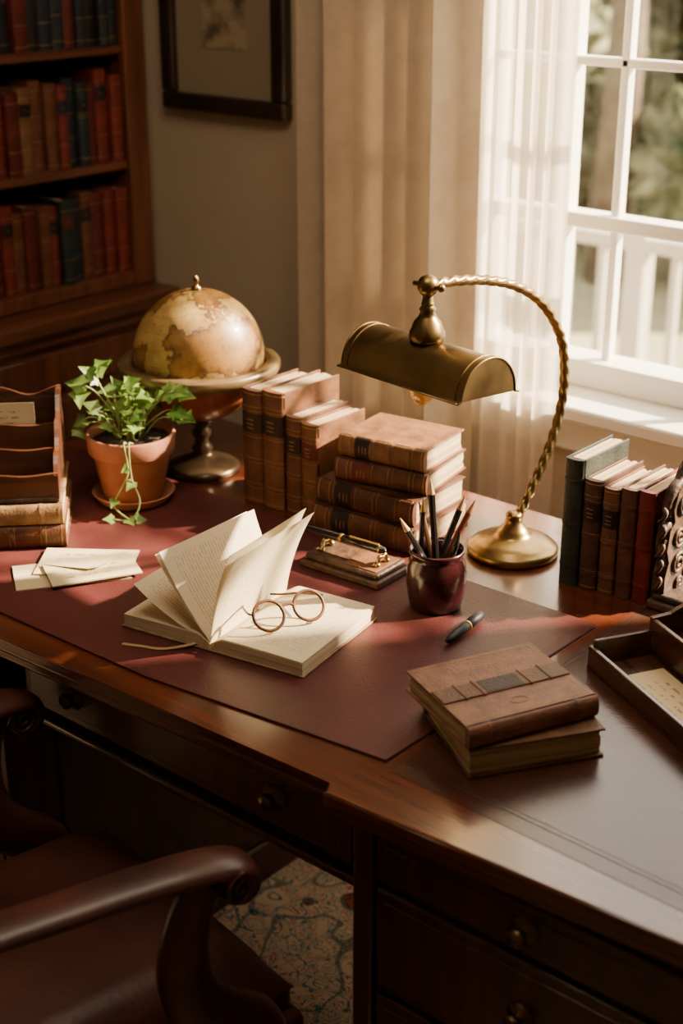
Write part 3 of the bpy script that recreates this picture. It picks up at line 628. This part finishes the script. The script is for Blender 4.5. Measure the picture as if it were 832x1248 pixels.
sprig([(0,0,.11),tuple(RL*.045+Vector((0,0,.18))),tuple(RL*.07+Vector((0,0,.20))),tuple(RL*.08+Vector((0,0,.19)))],(.75,1),.031)
sprig([(0,0,.11),tuple(Rv*.045+Vector((0,0,.17))),tuple(Rv*.07+Vector((0,0,.19))),tuple(Rv*.088+Vector((0,0,.185)))],(.6,.8,1),.031)
sprig([(0,0,.11),tuple(Rv*.055+Vector((0,0,.155))),tuple(Rv*.078+Vector((0,0,.155))),tuple(Rv*.09+Vector((0,0,.145)))],(.6,.8,1),.025)
sprig([(0,0,.11),tuple(RL*.055+Vector((0,0,.145))),tuple(RL*.078+Vector((0,0,.14))),tuple(RL*.09+Vector((0,0,.125)))],(.65,1),.023)
F2=-Fv
sprig([tuple(F2*.05+Vector((0,0,.118))),tuple(F2*.079+Vector((0,0,.126))),tuple(F2*.084+Vector((0,0,.08))+Rv*.005),tuple(F2*.084+Vector((0,0,.045))-Rv*.012),tuple(F2*.088+Vector((0,0,.022))-Rv*.02),tuple(F2*.10+Vector((0,0,.005))+Rv*.004),tuple(F2*.102+Vector((0,0,.004))+Rv*.018)],(.32,.6,.85,1),.018)
sprig([tuple(F2*.05+Rv*.01+Vector((0,0,.118))),tuple(F2*.079+Rv*.008+Vector((0,0,.124))),tuple(F2*.082+Vector((0,0,.07))+Rv*.010),tuple(F2*.086+Vector((0,0,.03))+Rv*.022),tuple(F2*.098+Vector((0,0,.004))+Rv*.008),tuple(F2*.10+Vector((0,0,.004))-Rv*.022)],(.45,1),.018)
fb.obj("leaves",LEAF,iv,recalc=False);sb_.obj("vine",STEM,iv)
# ------------------------------------------------------------------ letter rack on two books
GL="books under the letter rack"
cr=Vector((-1.705,1.333));e1=Vector((.682,.731));e2=Vector((-.731,.682));rzr=47
o=cr-e1*.215
book("antique_book","reddish brown leather book under the letter rack",(o.x,o.y,ZP),rzr,.037,.195,.215,br2,True,GL)
o2=o+e1*.004+e2*.003
book("antique_book","tan leather book directly under the letter rack",(o2.x,o2.y,ZP+.0374),rzr,.034,.19,.208,bl((.32,.18,.08),"honey"),True,GL,bands=2)
z0=ZP+.0374+.0344;o3=o2+e1*.004+e2*.004
lr=thing("letter_rack","dark wooden letter rack with scalloped stepped dividers","letter rack",(o3.x,o3.y,z0),rzr)
b=B();b.box(0,.2,0,.18,0,.008,bev=.002);b.obj("base",CARVE,lr)
RW=wood("rack_wood",(.06,.021,.011),(.125,.047,.022),0)
for y,h in ((.002,.045),(.058,.068),(.114,.090),(.168,.130)):
    b=B();n=24;poly=[(0,.008)]+[(.2*i/n,h+(.007 if h>.1 else .002)*math.cos(4*math.pi*(i/n-.5))) for i in range(n+1)]+[(.2,.008)]
    b.prism(poly,y,y+.007,0,Matrix(((1,0,0,0),(0,0,1,0),(0,1,0,0),(0,0,0,1))));b.obj("divider",RW,lr)
for x in (0,.193):
    poly=[(0,.006),(0,.045)]+[(.175*i/20,.045+(.10)*(i/20)-.008*math.cos(i/20*math.pi*6)) for i in range(1,21)]+[(.18,.13),(.18,.006)]
    b=B();b.prism(poly,x,x+.007,0,Matrix(((0,0,1,0),(1,0,0,0),(0,1,0,0),(0,0,0,1))));b.obj("side_panel",RW,lr)
b=B();b.grid(lambda u,v:(.13*u,0,.06*v+.055),4,2,0);b.box(0,.13,.0005,.0015,0,.115,1)
b.obj("note_card",[SCRIPT,PAPER],loc=tuple(Vector((o3.x,o3.y,z0+.009))+Vector((e1.x*.03+e2.x*.125,e1.y*.03+e2.y*.125,0))),rz=rzr,recalc=False,label="cream handwritten card standing in the letter rack",category="card")
# ------------------------------------------------------------------ letter tray
rt_=-28.5
lt=thing("letter_tray","two-tier dark wooden desk tray with open compartments","tray",(-.874,1.524,ZD),rt_)
b=B();b.box(0,.27,0,.098,0,.006);b.box(0,.27,0,.007,0,.034,bev=.0015);b.box(0,.007,.007,.098,0,.042,bev=.0015);b.box(.263,.27,.007,.098,0,.042,bev=.0015);b.obj("front_compartment",wood("tray_wood",(.04,.014,.008),(.09,.032,.016),0),lt)
b=B();b.box(0,.27,.098,.2,0,.03);b.box(0,.27,.092,.099,0,.058,bev=.0015);b.box(0,.27,.195,.202,0,.09,bev=.0015)
poly=[(.092,0),(.092,.06),(.12,.062),(.15,.075),(.175,.088),(.202,.092),(.202,0)]
for x in (0,.263): b.prism(poly,x,x+.007,0,Matrix(((0,0,1,0),(1,0,0,0),(0,1,0,0),(0,0,0,1))))
b.obj("rear_compartment",D.materials["tray_wood"],lt)
b=B();b.box(0,.15,0,.072,0,.0012,1);b.grid(lambda u,v:(.15*u,.072*v,.0018),2,2,0)
ex=Vector((math.cos(math.radians(rt_)),math.sin(math.radians(rt_))));ey=Vector((-ex.y,ex.x));q=Vector((-.874,1.524))+ex*.05+ey*.013
b.obj("card",[SCRIPT,PAPER],loc=(q.x,q.y,ZD+.007),rz=rt_,recalc=False,label="cream card lying in the desk tray",category="card")
# ------------------------------------------------------------------ carved bookend
be=thing("bookend","ornate dark carved wooden bookend beside the books","bookend",(-.905,1.745,ZD),0)
MX=Matrix(((0,0,1,0),(1,0,0,0),(0,1,0,0),(0,0,0,1)))
base_=[(0,0),(.0,.05),(.008,.07),(.0,.09),(.004,.12),(.016,.13),(.01,.15),(.02,.175),(.04,.185),(.05,.20),(.065,.208),(.08,.20),(.09,.185),(.11,.175),(.12,.15),(.114,.13),(.126,.12),(.13,.09),(.122,.07),(.13,.05),(.13,0)]
b=B();b.prism(base_,0,.020,0,MX);b.obj("panel",CARVE,be)
b=B()
b.tube([(.010,q.x,q.y) for q in smooth_path([(p[0],p[1],0) for p in base_[1:-1]],5)],.0075,seg=8,lobes=5,twist=260,lobeamp=.22)
for cy_,cz,rr,tn in ((.035,.15,.016,1),(.095,.15,.016,-1),(.03,.105,.017,-1),(.1,.105,.017,1),(.033,.062,.018,1),(.097,.062,.018,-1),(.065,.178,.012,1),(.065,.128,.013,-1),(.065,.085,.013,1),(.04,.03,.012,-1),(.09,.03,.012,1),(.065,.042,.012,-1)):
    b.tube([(.0215,cy_+rr*(1-i/34)*math.cos(i*.42*tn),cz+rr*(1-i/34)*math.sin(i*.42*tn)) for i in range(30)],.0032,seg=7)
for k in range(5):
    zc_=.04+k*.026;b.tube(smooth_path([(.004,-.002,zc_-.012),(.012,-.008,zc_-.004),(.016,-.006,zc_+.006),(.010,-.003,zc_+.010)],4),.0034,seg=7)
b.obj("carving",CARVE,be)
b=B();b.box(-.002,.075,-.012,.14,0,.014,bev=.004);b.box(.004,.06,-.006,.135,.014,.024,bev=.004);b.obj("foot",CARVE,be)
# ------------------------------------------------------------------ armchair
ch=thing("armchair","dark oxblood leather armchair with curved scrolled arms","chair",(-1.294,.868,.0105),-9)
b=B()
def seatf(u,v):
    x=-.225+.45*u;y=-.28+.56*v
    ed=min(1,min(u,1-u)*7)**.5*min(1,min(v,1-v)*7)**.5
    return (x,y,.405+.065*ed+.02*math.sin(math.pi*u)*math.sin(math.pi*v))
b.grid(seatf,28,28);b.box(-.225,.225,-.28,.28,.37,.412,bev=.012);b.obj("seat",CHAIRL,ch)
b=B();b.box(-.245,.245,-.29,.285,.32,.375,bev=.01);b.obj("seat_rail",CHAIRW,ch)
b=B();b.box(-.24,.24,-.035,.035,0,.50,bev=.03,seg=5,M=T(0,-.30,.44)@R(10,'X'));b.obj("backrest",CHAIRL,ch)
for s in (-1,1):
    xo=s*.235
    P=smooth_path([(xo*.80,-.31,.69),(xo*.80,-.20,.675),(xo*.85,-.08,.668),(xo*.94,.04,.668),(xo*1.03,.13,.668),(xo*1.06,.18,.656),(xo*1.06,.188,.635),(xo*1.06,.172,.622),(xo*1.06,.158,.634)],7)
    n=len(P);b=B();b.tube(P,[.0128+.002*math.sin(i/n*3.1)-(.001*max(0,(i/n-.85)/.15)) for i in range(n)],seg=20,ell=2.2,up=(0,0,1))
    for sg in (-1,1):
        xs=xo*1.06+sg*.028
        b.tube([(xs,.165+.022*(1-i/32)*math.cos(i*.4+1.2),.642+.022*(1-i/32)*math.sin(i*.4+1.2)) for i in range(28)],.0034,seg=7)
    b.obj("arm",CHAIRW,ch)
    P=smooth_path([(xo*1.06,.135,.655),(xo*1.06,.11,.61),(xo*1.06,.10,.555),(xo*1.06,.11,.50),(xo*1.06,.145,.455),(xo*1.06,.19,.42),(xo*1.06,.215,.38),(xo*1.06,.215,.34)],6)
    b=B();b.tube(P,[.024+.014*math.sin(i/len(P)*3.1) for i in range(len(P))],seg=16,ell=.72,up=(0,1,0));b.obj("arm_support",CHAIRW,ch)
    b=B();b.tube(smooth_path([(xo,.245,.34),(xo*1.05,.27,.26),(xo*1.03,.245,.12),(xo*1.05,.25,.03),(xo*1.08,.265,.0)],6),[.03]*8+[.026]*6+[.018]*6+[.016]*5,seg=12);b.obj("leg",CHAIRW,ch)
    b=B();b.tube([(xo*.95,-.26,.34),(xo*.95,-.29,.15),(xo*.97,-.34,.003)],[.026,.02,.018],seg=12);b.obj("leg",CHAIRW,ch)
# ------------------------------------------------------------------ lights, world, camera
w=D.worlds.new("World");bpy.context.scene.world=w;w.use_nodes=True
bg=w.node_tree.nodes["Background"];bg.inputs[0].default_value=(1.0,.92,.80,1);bg.inputs[1].default_value=2.5
s=D.lights.new("sun","SUN");s.energy=46;s.angle=math.radians(1.8);s.color=(1,.79,.53);so=D.objects.new("sun",s);COL.objects.link(so)
sd=Vector((-.64,-.768,-.60)).normalized();so.rotation_euler=sd.to_track_quat('-Z','Y').to_euler();so.location=(3,6,5)
l=D.lights.new("window_light","AREA");l.shape='RECTANGLE';l.size=1.3;l.size_y=1.4;l.energy=20;l.color=(1,.87,.70);lo_=D.objects.new("window_light",l);COL.objects.link(lo_)
lo_.location=(-.95,2.46,1.6);lo_.rotation_euler=Vector((-.1,-1,-.25)).to_track_quat('-Z','Y').to_euler()
l=D.lights.new("ceiling_fill","AREA");l.shape='DISK';l.size=1.0;l.energy=20;l.color=(1,.82,.62);lo_=D.objects.new("ceiling_fill",l);COL.objects.link(lo_)  # unseen fill light added overhead to lift the dark interior
lo_.location=(-1.2,1.1,2.55);lo_.rotation_euler=Vector((-.45,.12,-1)).to_track_quat('-Z','Y').to_euler()
cam=D.cameras.new("camera");co=D.objects.new("camera",cam);COL.objects.link(co);bpy.context.scene.camera=co
cam.sensor_fit='VERTICAL';cam.sensor_height=36;cam.lens=1796/1248*36;cam.clip_start=.05
th=math.radians(22.5)
d=Vector((-.6494*math.cos(th),.7604*math.cos(th),-math.sin(th)))
co.location=(0,0,1.70);co.rotation_euler=d.to_track_quat('-Z','Y').to_euler()
cam.dof.use_dof=True;cam.dof.focus_distance=2.05;cam.dof.aperture_fstop=3.2
